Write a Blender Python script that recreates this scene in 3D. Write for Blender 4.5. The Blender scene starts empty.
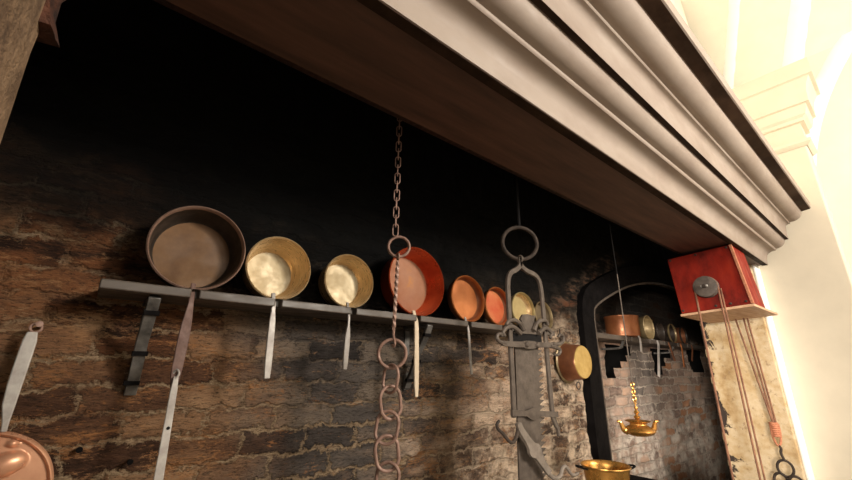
import bpy, bmesh, math, random
from mathutils import Vector, Matrix, noise
random.seed(7)
PI = math.pi
scene = bpy.context.scene
COL = scene.collection

# ------------------------------------------------------------------ materials
def new_mat(name):
    m = bpy.data.materials.new(name); m.use_nodes = True
    nt = m.node_tree
    return m, nt, nt.nodes['Principled BSDF']
def N(nt, typ, **kw):
    n = nt.nodes.new(typ)
    for k, v in kw.items():
        if k in n.inputs: n.inputs[k].default_value = v
        else: setattr(n, k, v)
    return n
def ramp(nt, fac, stops):
    r = nt.nodes.new('ShaderNodeValToRGB')
    els = r.color_ramp.elements
    while len(els) < len(stops): els.new(0.5)
    for e, (p, c) in zip(els, stops):
        e.position = p; e.color = (*c, 1) if len(c) == 3 else c
    nt.links.new(fac, r.inputs[0]); return r.outputs[0]
def mix(nt, fac, a, b, mode='MIX'):
    n = nt.nodes.new('ShaderNodeMix'); n.data_type = 'RGBA'; n.blend_type = mode
    for i, v in ((0, fac), (6, a), (7, b)):
        if hasattr(v, 'is_output'): nt.links.new(v, n.inputs[i])
        else: n.inputs[i].default_value = v if i == 0 else (*v, 1)
    return n.outputs[2]
def math_(nt, op, a, b=0.0, clamp=False):
    n = nt.nodes.new('ShaderNodeMath'); n.operation = op; n.use_clamp = clamp
    for i, v in ((0, a), (1, b)):
        if hasattr(v, 'is_output'): nt.links.new(v, n.inputs[i])
        else: n.inputs[i].default_value = v
    return n.outputs[0]
def maprange(nt, v, a, b, c=0.0, d=1.0):
    n = nt.nodes.new('ShaderNodeMapRange'); n.interpolation_type = 'SMOOTHSTEP'
    nt.links.new(v, n.inputs[0])
    for i, x in zip((1, 2, 3, 4), (a, b, c, d)): n.inputs[i].default_value = x
    return n.outputs[0]
def noise_(nt, vec, scale, detail=6, rough=0.6, dist=0.0):
    n = nt.nodes.new('ShaderNodeTexNoise')
    n.inputs['Scale'].default_value = scale; n.inputs['Detail'].default_value = detail
    n.inputs['Roughness'].default_value = rough; n.inputs['Distortion'].default_value = dist
    nt.links.new(vec, n.inputs['Vector']); return n.outputs['Fac']
def bump(nt, h, strength, dist, bsdf, normal=None):
    b = nt.nodes.new('ShaderNodeBump'); b.inputs['Strength'].default_value = strength
    b.inputs['Distance'].default_value = dist
    nt.links.new(h, b.inputs['Height'])
    if normal: nt.links.new(normal, b.inputs['Normal'])
    nt.links.new(b.outputs[0], bsdf.inputs['Normal']); return b.outputs[0]

def worn(name, c1, c2, rough=0.6, metal=0.0, scale=14, bstr=0.25, bdist=0.004, c3=None, lo=0.35, hi=0.65, stretch=(1, 1, 1), spec=0.4):
    """two or three tone patchy worn surface"""
    m, nt, b = new_mat(name)
    tc = N(nt, 'ShaderNodeTexCoord'); mp = N(nt, 'ShaderNodeMapping'); mp.inputs['Scale'].default_value = stretch
    nt.links.new(tc.outputs['Object'], mp.inputs['Vector']); v = mp.outputs[0]
    f = noise_(nt, v, scale, 8, 0.65)
    stops = [(lo, c1), (hi, c2)]
    if c3: stops.append((min(1, hi + 0.14), c3))
    nt.links.new(ramp(nt, f, stops), b.inputs['Base Color'])
    b.inputs['Metallic'].default_value = metal; b.inputs['Specular IOR Level'].default_value = spec
    r = maprange(nt, noise_(nt, v, scale * 2.3, 4), 0.3, 0.7, max(0, rough - 0.12), min(1, rough + 0.12))
    nt.links.new(r, b.inputs['Roughness'])
    if bstr: bump(nt, noise_(nt, v, scale * 3, 6), bstr, bdist, b)
    return m

def brick_mat(name, niche=False):
    m, nt, b = new_mat(name)
    geo = N(nt, 'ShaderNodeNewGeometry'); sep = N(nt, 'ShaderNodeSeparateXYZ')
    nt.links.new(geo.outputs['Position'], sep.inputs[0])
    X, Z = sep.outputs[0], sep.outputs[2]
    pos = geo.outputs['Position']
    mpn = N(nt, 'ShaderNodeMapping'); mpn.inputs['Scale'].default_value = (1.0, 1.0, 3.2); nt.links.new(pos, mpn.inputs['Vector']); pst = mpn.outputs[0]
    d1 = math_(nt, 'MULTIPLY', math_(nt, 'SUBTRACT', noise_(nt, pos, 5, 3), 0.5), 0.075)
    d2 = math_(nt, 'MULTIPLY', math_(nt, 'SUBTRACT', noise_(nt, pos, 22, 6, 0.75), 0.5), 0.075)
    zz = math_(nt, 'ADD', Z, math_(nt, 'ADD', d1, d2))
    xx = math_(nt, 'ADD', X, math_(nt, 'MULTIPLY', d2, 1.8))
    cv = N(nt, 'ShaderNodeCombineXYZ'); nt.links.new(xx, cv.inputs[0]); nt.links.new(zz, cv.inputs[1])
    bt = N(nt, 'ShaderNodeTexBrick', offset=0.5)
    nt.links.new(cv.outputs[0], bt.inputs['Vector'])
    for k, v in (('Scale', 1.0), ('Brick Width', 0.235), ('Row Height', 0.083), ('Mortar Size', 0.011), ('Mortar Smooth', 0.8), ('Bias', 0.0)):
        bt.inputs[k].default_value = v
    bt.inputs['Color1'].default_value = (0, 0, 0, 1); bt.inputs['Color2'].default_value = (1, 1, 1, 1)
    bt.inputs['Mortar'].default_value = (0.5, 0.5, 0.5, 1)
    rnd = bt.outputs['Color']; mort = bt.outputs['Fac']
    fine = noise_(nt, pst, 45, 9, 0.8); mid = noise_(nt, pst, 6, 9, 0.72); big = noise_(nt, pos, 2.3, 5, 0.6)
    rv = math_(nt, 'ADD', math_(nt, 'MULTIPLY', rnd, 0.45), math_(nt, 'MULTIPLY', mid, 0.7))
    if not niche:
        brown = ramp(nt, rv, [(0.30, (0.045, 0.022, 0.014)), (0.46, (0.14, 0.067, 0.037)), (0.60, (0.27, 0.145, 0.078)), (0.78, (0.42, 0.25, 0.14))])
        grey = ramp(nt, rv, [(0.30, (0.032, 0.027, 0.025)), (0.46, (0.082, 0.068, 0.061)), (0.60, (0.135, 0.112, 0.097)), (0.78, (0.22, 0.17, 0.13))])
        tan = ramp(nt, rv, [(0.30, (0.060, 0.041, 0.033)), (0.46, (0.16, 0.100, 0.070)), (0.60, (0.34, 0.22, 0.150)), (0.78, (0.62, 0.45, 0.33))])
        gx = maprange(nt, math_(nt, 'ADD', X, math_(nt, 'MULTIPLY', math_(nt, 'SUBTRACT', big, 0.5), 1.1)), 0.25, 0.62)
        rz = math_(nt, 'MULTIPLY', maprange(nt, X, 0.45, 0.1), math_(nt, 'MULTIPLY', maprange(nt, Z, 1.45, 1.75), maprange(nt, mid, 0.40, 0.60)))
        brown = mix(nt, math_(nt, 'MULTIPLY', rz, 0.6), brown, (0.34, 0.125, 0.045))
        c = mix(nt, gx, brown, grey)
        wob = math_(nt, 'MULTIPLY', math_(nt, 'SUBTRACT', mid, 0.5), 1.5)
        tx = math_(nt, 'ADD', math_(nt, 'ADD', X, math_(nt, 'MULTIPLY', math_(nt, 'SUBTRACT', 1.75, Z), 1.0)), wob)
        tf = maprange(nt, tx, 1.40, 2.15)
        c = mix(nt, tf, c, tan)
        # dark pits and soft darkening of brick faces
        pit = maprange(nt, fine, 0.38, 0.50, 0.85, 0.0)
        c = mix(nt, pit, c, (0.018, 0.012, 0.009))
        mcol = ramp(nt, fine, [(0.34, (0.10, 0.065, 0.038)), (0.47, (0.36, 0.245, 0.145)), (0.62, (0.62, 0.46, 0.30))])
        mmask = math_(nt, 'MULTIPLY', maprange(nt, mort, 0.15, 0.85), maprange(nt, math_(nt, 'SUBTRACT', noise_(nt, pst, 3.5, 7, 0.72), maprange(nt, Z, 1.2, 1.7, -0.07, 0.03)), 0.40, 0.56, 0.0, 0.92))
        mmask = math_(nt, 'MULTIPLY', mmask, math_(nt, 'SUBTRACT', 1.0, math_(nt, 'MULTIPLY', math_(nt, 'MULTIPLY', gx, maprange(nt, tx, 1.2, 1.9, 1, 0)), maprange(nt, Z, 1.33, 1.45, 0.1, 0.6))))
        c = mix(nt, mmask, c, mcol)
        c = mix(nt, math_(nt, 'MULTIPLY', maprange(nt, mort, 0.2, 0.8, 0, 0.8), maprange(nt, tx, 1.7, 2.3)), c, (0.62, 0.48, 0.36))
        # flecks of rusty/tan plaster remains, drawn out along the courses
        flm = math_(nt, 'ADD', math_(nt, 'MULTIPLY', noise_(nt, pst, 42, 6, 0.8, 0.5), 0.62), math_(nt, 'MULTIPLY', noise_(nt, pst, 5, 6, 0.7, 0.6), 0.55))
        flm = math_(nt, 'SUBTRACT', flm, math_(nt, 'MULTIPLY', math_(nt, 'MULTIPLY', gx, maprange(nt, tx, 1.0, 1.9, 1, 0)), 0.055))
        fl = maprange(nt, flm, 0.60, 0.69, 0, 0.95)
        flc = ramp(nt, big, [(0.4, (0.42, 0.19, 0.075)), (0.6, (0.50, 0.34, 0.20))])
        c = mix(nt, fl, c, flc)
        # white bloom low on the right
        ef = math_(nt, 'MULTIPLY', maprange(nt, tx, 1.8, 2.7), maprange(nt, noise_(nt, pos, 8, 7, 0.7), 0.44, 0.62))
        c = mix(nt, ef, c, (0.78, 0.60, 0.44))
        # soot: height grows towards black above the shelf
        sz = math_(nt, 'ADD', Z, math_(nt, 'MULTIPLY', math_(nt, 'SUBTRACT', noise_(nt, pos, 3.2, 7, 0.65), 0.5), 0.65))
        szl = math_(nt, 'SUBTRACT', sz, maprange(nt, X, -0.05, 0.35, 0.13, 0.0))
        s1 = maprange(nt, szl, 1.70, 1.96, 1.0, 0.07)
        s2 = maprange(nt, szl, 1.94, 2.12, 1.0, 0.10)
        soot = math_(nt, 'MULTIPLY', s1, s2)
        ha = math_(nt, 'SUBTRACT', Z, math_(nt, 'ADD', math_(nt, 'MULTIPLY', X, 0.52), 0.60))  # rusty bricks along the arch, with the light on them painted in
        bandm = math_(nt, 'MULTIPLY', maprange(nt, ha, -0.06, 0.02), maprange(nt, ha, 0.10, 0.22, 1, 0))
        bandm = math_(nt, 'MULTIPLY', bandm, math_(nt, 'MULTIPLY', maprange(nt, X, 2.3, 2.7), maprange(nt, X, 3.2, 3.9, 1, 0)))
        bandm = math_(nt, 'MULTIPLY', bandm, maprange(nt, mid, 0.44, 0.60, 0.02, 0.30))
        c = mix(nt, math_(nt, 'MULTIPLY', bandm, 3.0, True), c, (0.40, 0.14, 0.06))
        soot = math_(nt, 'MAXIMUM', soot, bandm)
    else:
        pink = ramp(nt, rv, [(0.25, (0.15, 0.11, 0.095)), (0.42, (0.36, 0.25, 0.20)), (0.6, (0.56, 0.40, 0.32)), (0.85, (0.70, 0.44, 0.30))])
        grey = ramp(nt, rv, [(0.3, (0.10, 0.09, 0.083)), (0.7, (0.24, 0.205, 0.18))])
        band = math_(nt, 'MULTIPLY', maprange(nt, X, 3.95, 4.2), maprange(nt, X, 4.55, 4.95, 1, 0))
        hi = maprange(nt, math_(nt, 'ADD', Z, math_(nt, 'MULTIPLY', math_(nt, 'SUBTRACT', mid, 0.5), 0.7)), 1.0, 1.35)
        c = mix(nt, math_(nt, 'MULTIPLY', math_(nt, 'MULTIPLY', band, hi), 0.85), pink, grey)
        mmask = math_(nt, 'MULTIPLY', maprange(nt, mort, 0.2, 0.85), maprange(nt, noise_(nt, pos, 5, 5, 0.6), 0.3, 0.55, 0.2, 1.0))
        c = mix(nt, mmask, c, (0.72, 0.60, 0.50))
        ef = math_(nt, 'MULTIPLY', maprange(nt, Z, 1.45, 0.9), maprange(nt, noise_(nt, pos, 7, 7, 0.7), 0.42, 0.6))
        c = mix(nt, ef, c, (0.85, 0.74, 0.64))
        org = math_(nt, 'MULTIPLY', maprange(nt, X, 4.5, 4.9), maprange(nt, rnd, 0.75, 0.85, 0, 0.7))
        c = mix(nt, math_(nt, 'MULTIPLY', org, maprange(nt, mort, 0.1, 0.5, 1, 0)), c, (0.50, 0.20, 0.075))
        soot = maprange(nt, math_(nt, 'ADD', Z, math_(nt, 'MULTIPLY', math_(nt, 'SUBTRACT', mid, 0.5), 0.5)), 1.74, 1.96, 1.0, 0.06)
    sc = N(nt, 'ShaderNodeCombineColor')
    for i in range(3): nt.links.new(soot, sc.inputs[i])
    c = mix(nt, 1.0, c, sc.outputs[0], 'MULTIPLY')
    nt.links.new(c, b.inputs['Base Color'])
    b.inputs['Roughness'].default_value = 0.85
    b.inputs['Specular IOR Level'].default_value = 0.15
    h = math_(nt, 'SUBTRACT', math_(nt, 'ADD', math_(nt, 'MULTIPLY', mid, 0.7), math_(nt, 'MULTIPLY', fine, 0.45)), math_(nt, 'MULTIPLY', mort, 0.55))
    bump(nt, h, 1.0, 0.055, b)
    return m

def plain(name, c, rough=0.6, metal=0.0):
    m, nt, b = new_mat(name)
    tc = N(nt, 'ShaderNodeTexCoord')
    f = noise_(nt, tc.outputs['Object'], 6, 4)
    nt.links.new(ramp(nt, f, [(0.3, tuple(x * 0.93 for x in c)), (0.7, c)]), b.inputs['Base Color'])
    b.inputs['Roughness'].default_value = rough; b.inputs['Metallic'].default_value = metal
    b.inputs['Specular IOR Level'].default_value = 0.2
    return m

def old_plaster():
    m, nt, b = new_mat('old_plaster')
    geo = N(nt, 'ShaderNodeNewGeometry'); pos = geo.outputs['Position']
    sep = N(nt, 'ShaderNodeSeparateXYZ'); nt.links.new(pos, sep.inputs[0])
    n1 = noise_(nt, pos, 5, 8, 0.65); n2 = noise_(nt, pos, 24, 8, 0.7); n3 = noise_(nt, pos, 8, 6, 0.6, 0.4)
    c = ramp(nt, n1, [(0.32, (0.34, 0.21, 0.085)), (0.44, (0.48, 0.34, 0.18)), (0.56, (0.58, 0.46, 0.30)), (0.70, (0.42, 0.27, 0.10))])
    c = mix(nt, maprange(nt, n2, 0.55, 0.68, 0, 0.75), c, (0.25, 0.155, 0.08))
    # plaster fallen away along the rear edge
    e = math_(nt, 'ADD', sep.outputs[1], math_(nt, 'MULTIPLY', math_(nt, 'SUBTRACT', n3, 0.5), 0.55))
    hole = maprange(nt, e, 1.205, 1.225)
    c = mix(nt, hole, c, (0.035, 0.022, 0.016))
    nt.links.new(c, b.inputs['Base Color']); b.inputs['Roughness'].default_value = 0.85
    bump(nt, math_(nt, 'ADD', math_(nt, 'MULTIPLY', n2, 0.4), math_(nt, 'MULTIPLY', hole, -0.6)), 0.5, 0.02, b)
    return m

def wood_soffit():
    m, nt, b = new_mat('sooted_wood')
    tc = N(nt, 'ShaderNodeTexCoord'); mp = N(nt, 'ShaderNodeMapping'); mp.inputs['Scale'].default_value = (0.35, 3.2, 3)
    nt.links.new(tc.outputs['Object'], mp.inputs[0]); v = mp.outputs[0]
    f = noise_(nt, v, 7, 8, 0.6)
    c = ramp(nt, f, [(0.3, (0.045, 0.020, 0.013)), (0.55, (0.085, 0.040, 0.026)), (0.75, (0.125, 0.062, 0.040))])
    s = noise_(nt, tc.outputs['Object'], 30, 8, 0.8, 1.0)
    c = mix(nt, maprange(nt, s, 0.66, 0.74, 0, 0.5), c, (0.20, 0.14, 0.10))
    nt.links.new(c, b.inputs['Base Color']); b.inputs['Roughness'].default_value = 0.62
    bump(nt, f, 0.2, 0.006, b)
    return m

M = {}
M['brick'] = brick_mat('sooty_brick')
M['brick_niche'] = brick_mat('pink_brick', True)
M['soot'] = plain('black_soot_shade', (0.006, 0.005, 0.005), 0.95)  # flat black for soot, also for painted shade on gap and lamp rod
M['cream'] = plain('cream_paint', (0.66, 0.59, 0.47), 0.8)
M['room_wall'] = plain('cream_wall_paint', (0.80, 0.735, 0.59), 0.85)
M['vault'] = plain('cream_vault_paint', (0.83, 0.77, 0.63), 0.85)
M['rib'] = plain('white_rib_paint', (0.96, 0.94, 0.87), 0.8)
M['plaster'] = old_plaster()
M['cornice'] = worn('painted_cornice', (0.215, 0.160, 0.126), (0.285, 0.23, 0.19), 0.65, 0, 5, 0.06, 0.002, lo=0.25, hi=0.6, stretch=(0.5, 1, 1))
M['cornice_dark'] = worn('brown_fillet_shade', (0.018, 0.011, 0.008), (0.040, 0.024, 0.016), 0.7, 0, 8, 0.1, 0.002, spec=0.05)  # dark fillet over the wood, also the lower band of painted shade
M['soffit'] = wood_soffit()
M['cornice_shade'] = worn('brown_shade_band', (0.035, 0.020, 0.013), (0.10, 0.060, 0.040), 0.7, 0, 4, 0.1, 0.002, c3=(0.19, 0.12, 0.08), spec=0.05, stretch=(0.6, 1, 1))  # shade under the top moulding, put into the colour
M['chip'] = worn('chipped_red_wood', (0.02, 0.009, 0.006), (0.035, 0.014, 0.009), 0.6, 0, 20, 0.3, 0.004, c3=(0.22, 0.05, 0.03), lo=0.4, hi=0.66)
M['rough_stone'] = worn('rough_pier_plaster', (0.09, 0.052, 0.028), (0.24, 0.155, 0.09), 0.9, 0, 9, 0.8, 0.02, c3=(0.42, 0.31, 0.20))
M['charred'] = worn('charred_stone', (0.02, 0.008, 0.005), (0.10, 0.035, 0.018), 0.9, 0, 18, 0.8, 0.02, c3=(0.28, 0.10, 0.04))
M['shelf'] = worn('grey_brown_shelf_paint', (0.056, 0.043, 0.035), (0.085, 0.068, 0.056), 0.5, 0, 11, 0.15, 0.003, stretch=(0.4, 1, 1))
M['iron_black'] = worn('black_iron', (0.0035, 0.003, 0.003), (0.007, 0.006, 0.006), 0.7, 0.0, 16, 0.2, 0.003, spec=0.03)
M['iron_lit'] = worn('lit_wrought_iron', (0.11, 0.088, 0.072), (0.18, 0.148, 0.122), 0.6, 0.1, 20, 0.4, 0.004)  # wrought iron made paler: light on the lever put into its colour
M['iron_bracket'] = worn('bracket_iron', (0.03, 0.027, 0.025), (0.15, 0.14, 0.13), 0.42, 0.4, 16, 0.25, 0.004)
M['iron_grey'] = worn('grey_wrought_iron', (0.052, 0.040, 0.032), (0.095, 0.075, 0.061), 0.6, 0.15, 20, 0.4, 0.004, c3=(0.19, 0.155, 0.13), spec=0.2)
M['iron_dim'] = worn('dim_wrought_iron', (0.028, 0.022, 0.019), (0.055, 0.040, 0.031), 0.7, 0.0, 18, 0.4, 0.004, spec=0.12)
M['rust'] = worn('rusty_chain_iron', (0.16, 0.085, 0.06), (0.30, 0.19, 0.15), 0.55, 0.2, 30, 0.4, 0.003, c3=(0.42, 0.30, 0.25))
M['steel_pale'] = worn('pale_worn_steel', (0.27, 0.24, 0.22), (0.42, 0.39, 0.36), 0.45, 0.15, 22, 0.15, 0.002)
M['handle_rust'] = worn('brown_rusted_handle', (0.075, 0.038, 0.029), (0.14, 0.082, 0.066), 0.6, 0.15, 30, 0.3, 0.003)
M['handle_cream'] = worn('ivory_coloured_handle', (0.44, 0.34, 0.24), (0.56, 0.46, 0.34), 0.5, 0.0, 14, 0.1, 0.002)
M['tin'] = worn('tinned_pan_floor', (0.30, 0.225, 0.115), (0.45, 0.37, 0.23), 0.5, 0.15, 11, 0.1, 0.002, c3=(0.54, 0.47, 0.32))
M['brass_old'] = worn('old_brass_wall', (0.50, 0.34, 0.17), (0.66, 0.48, 0.27), 0.34, 0.55, 14, 0.1, 0.002, stretch=(1, 3, 1))
M['pan_dark'] = worn('dark_pan_iron', (0.018, 0.013, 0.010), (0.05, 0.036, 0.028), 0.5, 0.3, 12, 0.1, 0.002)
M['pan_dark_floor'] = worn('rust_stained_pan_floor', (0.085, 0.042, 0.019), (0.155, 0.085, 0.040), 0.6, 0.0, 7, 0.15, 0.002, c3=(0.18, 0.11, 0.064), spec=0.2)
M['pan_rim'] = worn('pinkish_worn_rim', (0.20, 0.12, 0.09), (0.33, 0.21, 0.16), 0.45, 0.4, 20, 0.1, 0.002)
M['copper_red'] = worn('red_copper', (0.32, 0.040, 0.013), (0.52, 0.09, 0.028), 0.36, 0.5, 9, 0.08, 0.002)
M['copper_pink'] = worn('pale_tinned_copper_floor', (0.22, 0.090, 0.045), (0.29, 0.14, 0.080), 0.6, 0.0, 8, 0.1, 0.002, c3=(0.42, 0.17, 0.03), spec=0.15)
M['copper_orange'] = worn('orange_copper', (0.32, 0.095, 0.025), (0.42, 0.145, 0.043), 0.40, 0.4, 9, 0.1, 0.002)
M['copper_brown'] = worn('brown_copper', (0.16, 0.06, 0.03), (0.30, 0.12, 0.055), 0.4, 0.5, 9, 0.1, 0.002)
M['copper_pot'] = worn('shaded_copper', (0.20, 0.065, 0.025), (0.30, 0.11, 0.043), 0.4, 0.4, 9, 0.1, 0.002)
M['copper_mottled'] = worn('mottled_copper', (0.38, 0.06, 0.018), (0.44, 0.14, 0.05), 0.42, 0.3, 13, 0.1, 0.002, c3=(0.46, 0.32, 0.18))
M['copper_pan'] = worn('worn_copper', (0.50, 0.24, 0.14), (0.62, 0.33, 0.20), 0.36, 0.5, 10, 0.1, 0.002)
M['brass'] = worn('yellow_brass', (0.34, 0.155, 0.034), (0.50, 0.265, 0.07), 0.30, 0.8, 10, 0.1, 0.002)
M['brass_pale'] = worn('pale_brass', (0.27, 0.20, 0.085), (0.38, 0.30, 0.145), 0.42, 0.4, 12, 0.1, 0.002)
M['gold_disc'] = worn('golden_brass_base', (0.34, 0.215, 0.06), (0.48, 0.33, 0.115), 0.42, 0.4, 12, 0.25, 0.003)
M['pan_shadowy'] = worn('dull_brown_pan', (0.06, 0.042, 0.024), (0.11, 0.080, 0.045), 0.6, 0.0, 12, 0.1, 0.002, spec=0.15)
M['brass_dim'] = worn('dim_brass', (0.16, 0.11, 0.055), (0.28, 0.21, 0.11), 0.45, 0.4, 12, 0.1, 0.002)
M['red'] = worn('worn_red_paint', (0.055, 0.006, 0.004), (0.19, 0.013, 0.007), 0.5, 0, 6, 0.2, 0.004, c3=(0.25, 0.020, 0.009), lo=0.30, hi=0.5, stretch=(1, 1, 0.5), spec=0.12)
M['raw_wood'] = worn('raw_pine', (0.42, 0.24, 0.14), (0.58, 0.37, 0.23), 0.65, 0, 8, 0.1, 0.002, stretch=(0.4, 3, 3))
M['rope'] = worn('brown_rope', (0.12, 0.05, 0.03), (0.26, 0.125, 0.07), 0.85, 0, 60, 0.6, 0.004, stretch=(1, 1, 0.3))
M['cord'] = worn('orange_cord', (0.35, 0.12, 0.06), (0.52, 0.22, 0.12), 0.8, 0, 60, 0.6, 0.004)
M['floor'] = worn('stone_flags', (0.20, 0.16, 0.12), (0.32, 0.27, 0.21), 0.7, 0, 4, 0.2, 0.006)
M['grey_wood'] = worn('grey_pulley_wood', (0.05, 0.037, 0.03), (0.11, 0.085, 0.07), 0.6, 0, 18, 0.3, 0.003)

# ------------------------------------------------------------------ mesh helpers
def finish(name, bm, mat, parent=None, angle=35, bevel=0.0, recalc=True):
    if recalc: bmesh.ops.recalc_face_normals(bm, faces=bm.faces)
    me = bpy.data.meshes.new(name); bm.to_mesh(me); bm.free()
    for p in me.polygons: p.use_smooth = True
    me.set_sharp_from_angle(angle=math.radians(angle))
    o = bpy.data.objects.new(name, me); COL.objects.link(o)
    for mm in (mat if isinstance(mat, (list, tuple)) else [mat]): me.materials.append(mm)
    if parent is not None:
        o.parent = parent
        o.matrix_parent_inverse = Matrix.Translation(-Vector(parent.location))
    if bevel:
        b = o.modifiers.new('bevel', 'BEVEL'); b.width = bevel; b.segments = 2; b.limit_method = 'ANGLE'
    return o
def thing(name, label, cat, loc, group=None):
    o = bpy.data.objects.new(name, None); COL.objects.link(o); o.location = loc; o.empty_display_size = 0.05
    return tag(o, label, cat, group)
def tag(o, label, cat, group=None):
    o['label'] = label; o['category'] = cat
    if group: o['group'] = group
    return o
def struct(o): o['kind'] = 'structure'; return o

def box(bm, x0, x1, y0, y1, z0, z1):
    vs = [bm.verts.new((x, y, z)) for x in (x0, x1) for y in (y0, y1) for z in (z0, z1)]
    for f in ((0, 1, 3, 2), (4, 6, 7, 5), (0, 4, 5, 1), (2, 3, 7, 6), (0, 2, 6, 4), (1, 5, 7, 3)):
        bm.faces.new([vs[i] for i in f])
def frames(pts):
    """parallel-transported frames along a polyline"""
    pts = [Vector(p) for p in pts]; out = []; n = None
    for i, p in enumerate(pts):
        a = pts[max(i - 1, 0)]; b = pts[min(i + 1, len(pts) - 1)]
        t = (b - a).normalized()
        if n is None:
            n = t.cross(Vector((0, 1, 0)))
            if n.length < 0.1: n = t.cross(Vector((1, 0, 0)))
        n = (n - t * n.dot(t)).normalized()
        out.append((p, n, t.cross(n)))
    return out
def tube(bm, pts, r, seg=10, closed=False, flat=1.0):
    """round tube; r may be a list. flat squashes the second axis"""
    pts = [Vector(p) for p in pts]
    if closed:
        n = len(pts); fr = []
        c = sum(pts, Vector()) / n
        nrm = (pts[0] - c).cross(pts[1] - c).normalized()
        for i, p in enumerate(pts):
            t = (pts[(i + 1) % n] - pts[i - 1]).normalized()
            fr.append((p, t.cross(nrm).normalized(), nrm))
    else: fr = frames(pts)
    rings = []
    for i, (p, u, v) in enumerate(fr):
        rr = r[i] if isinstance(r, (list, tuple)) else r
        rings.append([bm.verts.new(p + u * math.cos(2 * PI * k / seg) * rr + v * math.sin(2 * PI * k / seg) * rr * flat) for k in range(seg)])
    m = len(rings)
    for i in range(m if closed else m - 1):
        A, B = rings[i], rings[(i + 1) % m]
        for k in range(seg): bm.faces.new((A[k], A[(k + 1) % seg], B[(k + 1) % seg], B[k]))
    if not closed:
        bm.faces.new(rings[0]); bm.faces.new(rings[-1][::-1])
def strip(bm, pts, widths, thick, wdir=(1, 0, 0)):
    """flat bar along pts, width along wdir"""
    pts = [Vector(p) for p in pts]; wd = Vector(wdir).normalized(); rings = []
    for i, p in enumerate(pts):
        t = (pts[min(i + 1, len(pts) - 1)] - pts[max(i - 1, 0)]).normalized()
        w = (wd - t * wd.dot(t)).normalized(); nn = t.cross(w)
        ww = widths[i] if isinstance(widths, (list, tuple)) else widths
        rings.append([bm.verts.new(p + w * a * ww / 2 + nn * b * thick / 2) for a, b in ((-1, -1), (1, -1), (1, 1), (-1, 1))])
    for A, B in zip(rings, rings[1:]):
        for k in range(4): bm.faces.new((A[k], A[(k + 1) % 4], B[(k + 1) % 4], B[k]))
    bm.faces.new(rings[0][::-1]); bm.faces.new(rings[-1])
def lathe(bm, prof, seg=48, axis='z', center=(0, 0, 0), closed=False, mats=None, sx=1, sy=1):
    """prof: list of (r, h). axis z: h up; axis y: h along +y"""
    C = Vector(center); rings = []
    for r, h in prof:
        ring = []
        if r < 1e-6:
            ring = [bm.verts.new(C + (Vector((0, 0, h)) if axis == 'z' else Vector((0, h, 0)) if axis == 'y' else Vector((h, 0, 0))))]
        else:
            for k in range(seg):
                a = 2 * PI * k / seg; u, w = r * math.cos(a) * sx, r * math.sin(a) * sy
                ring.append(bm.verts.new(C + (Vector((u, w, h)) if axis == 'z' else Vector((u, h, w)) if axis == 'y' else Vector((h, u, w)))))
        rings.append(ring)
    for i, (A, B) in enumerate(zip(rings, rings[1:])):
        for k in range(seg):
            k2 = (k + 1) % seg
            if len(A) == 1 and len(B) == 1: continue
            if len(A) == 1: f = bm.faces.new((A[0], B[k2], B[k]))
            elif len(B) == 1: f = bm.faces.new((A[k], A[k2], B[0]))
            else: f = bm.faces.new((A[k], A[k2], B[k2], B[k]))
            if mats: f.material_index = mats[i]
def prism_xz(bm, poly, y0, y1):
    """extrude an (x,z) polygon between y0 and y1"""
    a = [bm.verts.new((x, y0, z)) for x, z in poly]; b = [bm.verts.new((x, y1, z)) for x, z in poly]
    n = len(poly)
    f1 = bm.faces.new(a); f2 = bm.faces.new(b[::-1])
    for i in range(n): bm.faces.new((a[i], b[i], b[(i + 1) % n], a[(i + 1) % n]))
    bmesh.ops.triangulate(bm, faces=[f1, f2], ngon_method='EAR_CLIP')
def circle_pts(c, r, u, v, n=28, ru=None):
    c, u, v = Vector(c), Vector(u).normalized(), Vector(v).normalized()
    ru = ru or r
    return [c + u * ru * math.cos(2 * PI * k / n) + v * r * math.sin(2 * PI * k / n) for k in range(n)]
def arc(c, r, a0, a1, n=10, y=0.0):
    """arc in the x-z plane, angles in degrees"""
    return [(c[0] + r * math.cos(math.radians(a0 + (a1 - a0) * k / n)), y, c[1] + r * math.sin(math.radians(a0 + (a1 - a0) * k / n))) for k in range(n + 1)]
def smooth_path(pts, n=8):
    """catmull-rom through pts"""
    P = [Vector(p) for p in pts]; P = [P[0] * 2 - P[1]] + P + [P[-1] * 2 - P[-2]]; out = []
    for i in range(1, len(P) - 2):
        for k in range(n):
            t = k / n; a, b, c, d = P[i - 1], P[i], P[i + 1], P[i + 2]
            out.append(0.5 * ((2 * b) + (c - a) * t + (2 * a - 5 * b + 4 * c - d) * t * t + (3 * b - a - 3 * c + d) * t ** 3))
    out.append(P[-2]); return out
def add_copy(o, parent, mat4):
    """copy a part (sharing its mesh) under parent at a transform"""
    c = o.copy(); COL.objects.link(c); c.parent = parent
    c.matrix_parent_inverse = Matrix.Identity(4); c.matrix_basis = mat4
    return c

# ------------------------------------------------------------------ the setting
bm = bmesh.new(); box(bm, -6, 9, -6, 3, -0.1, 0); struct(finish('floor', bm, M['floor']))

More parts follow.
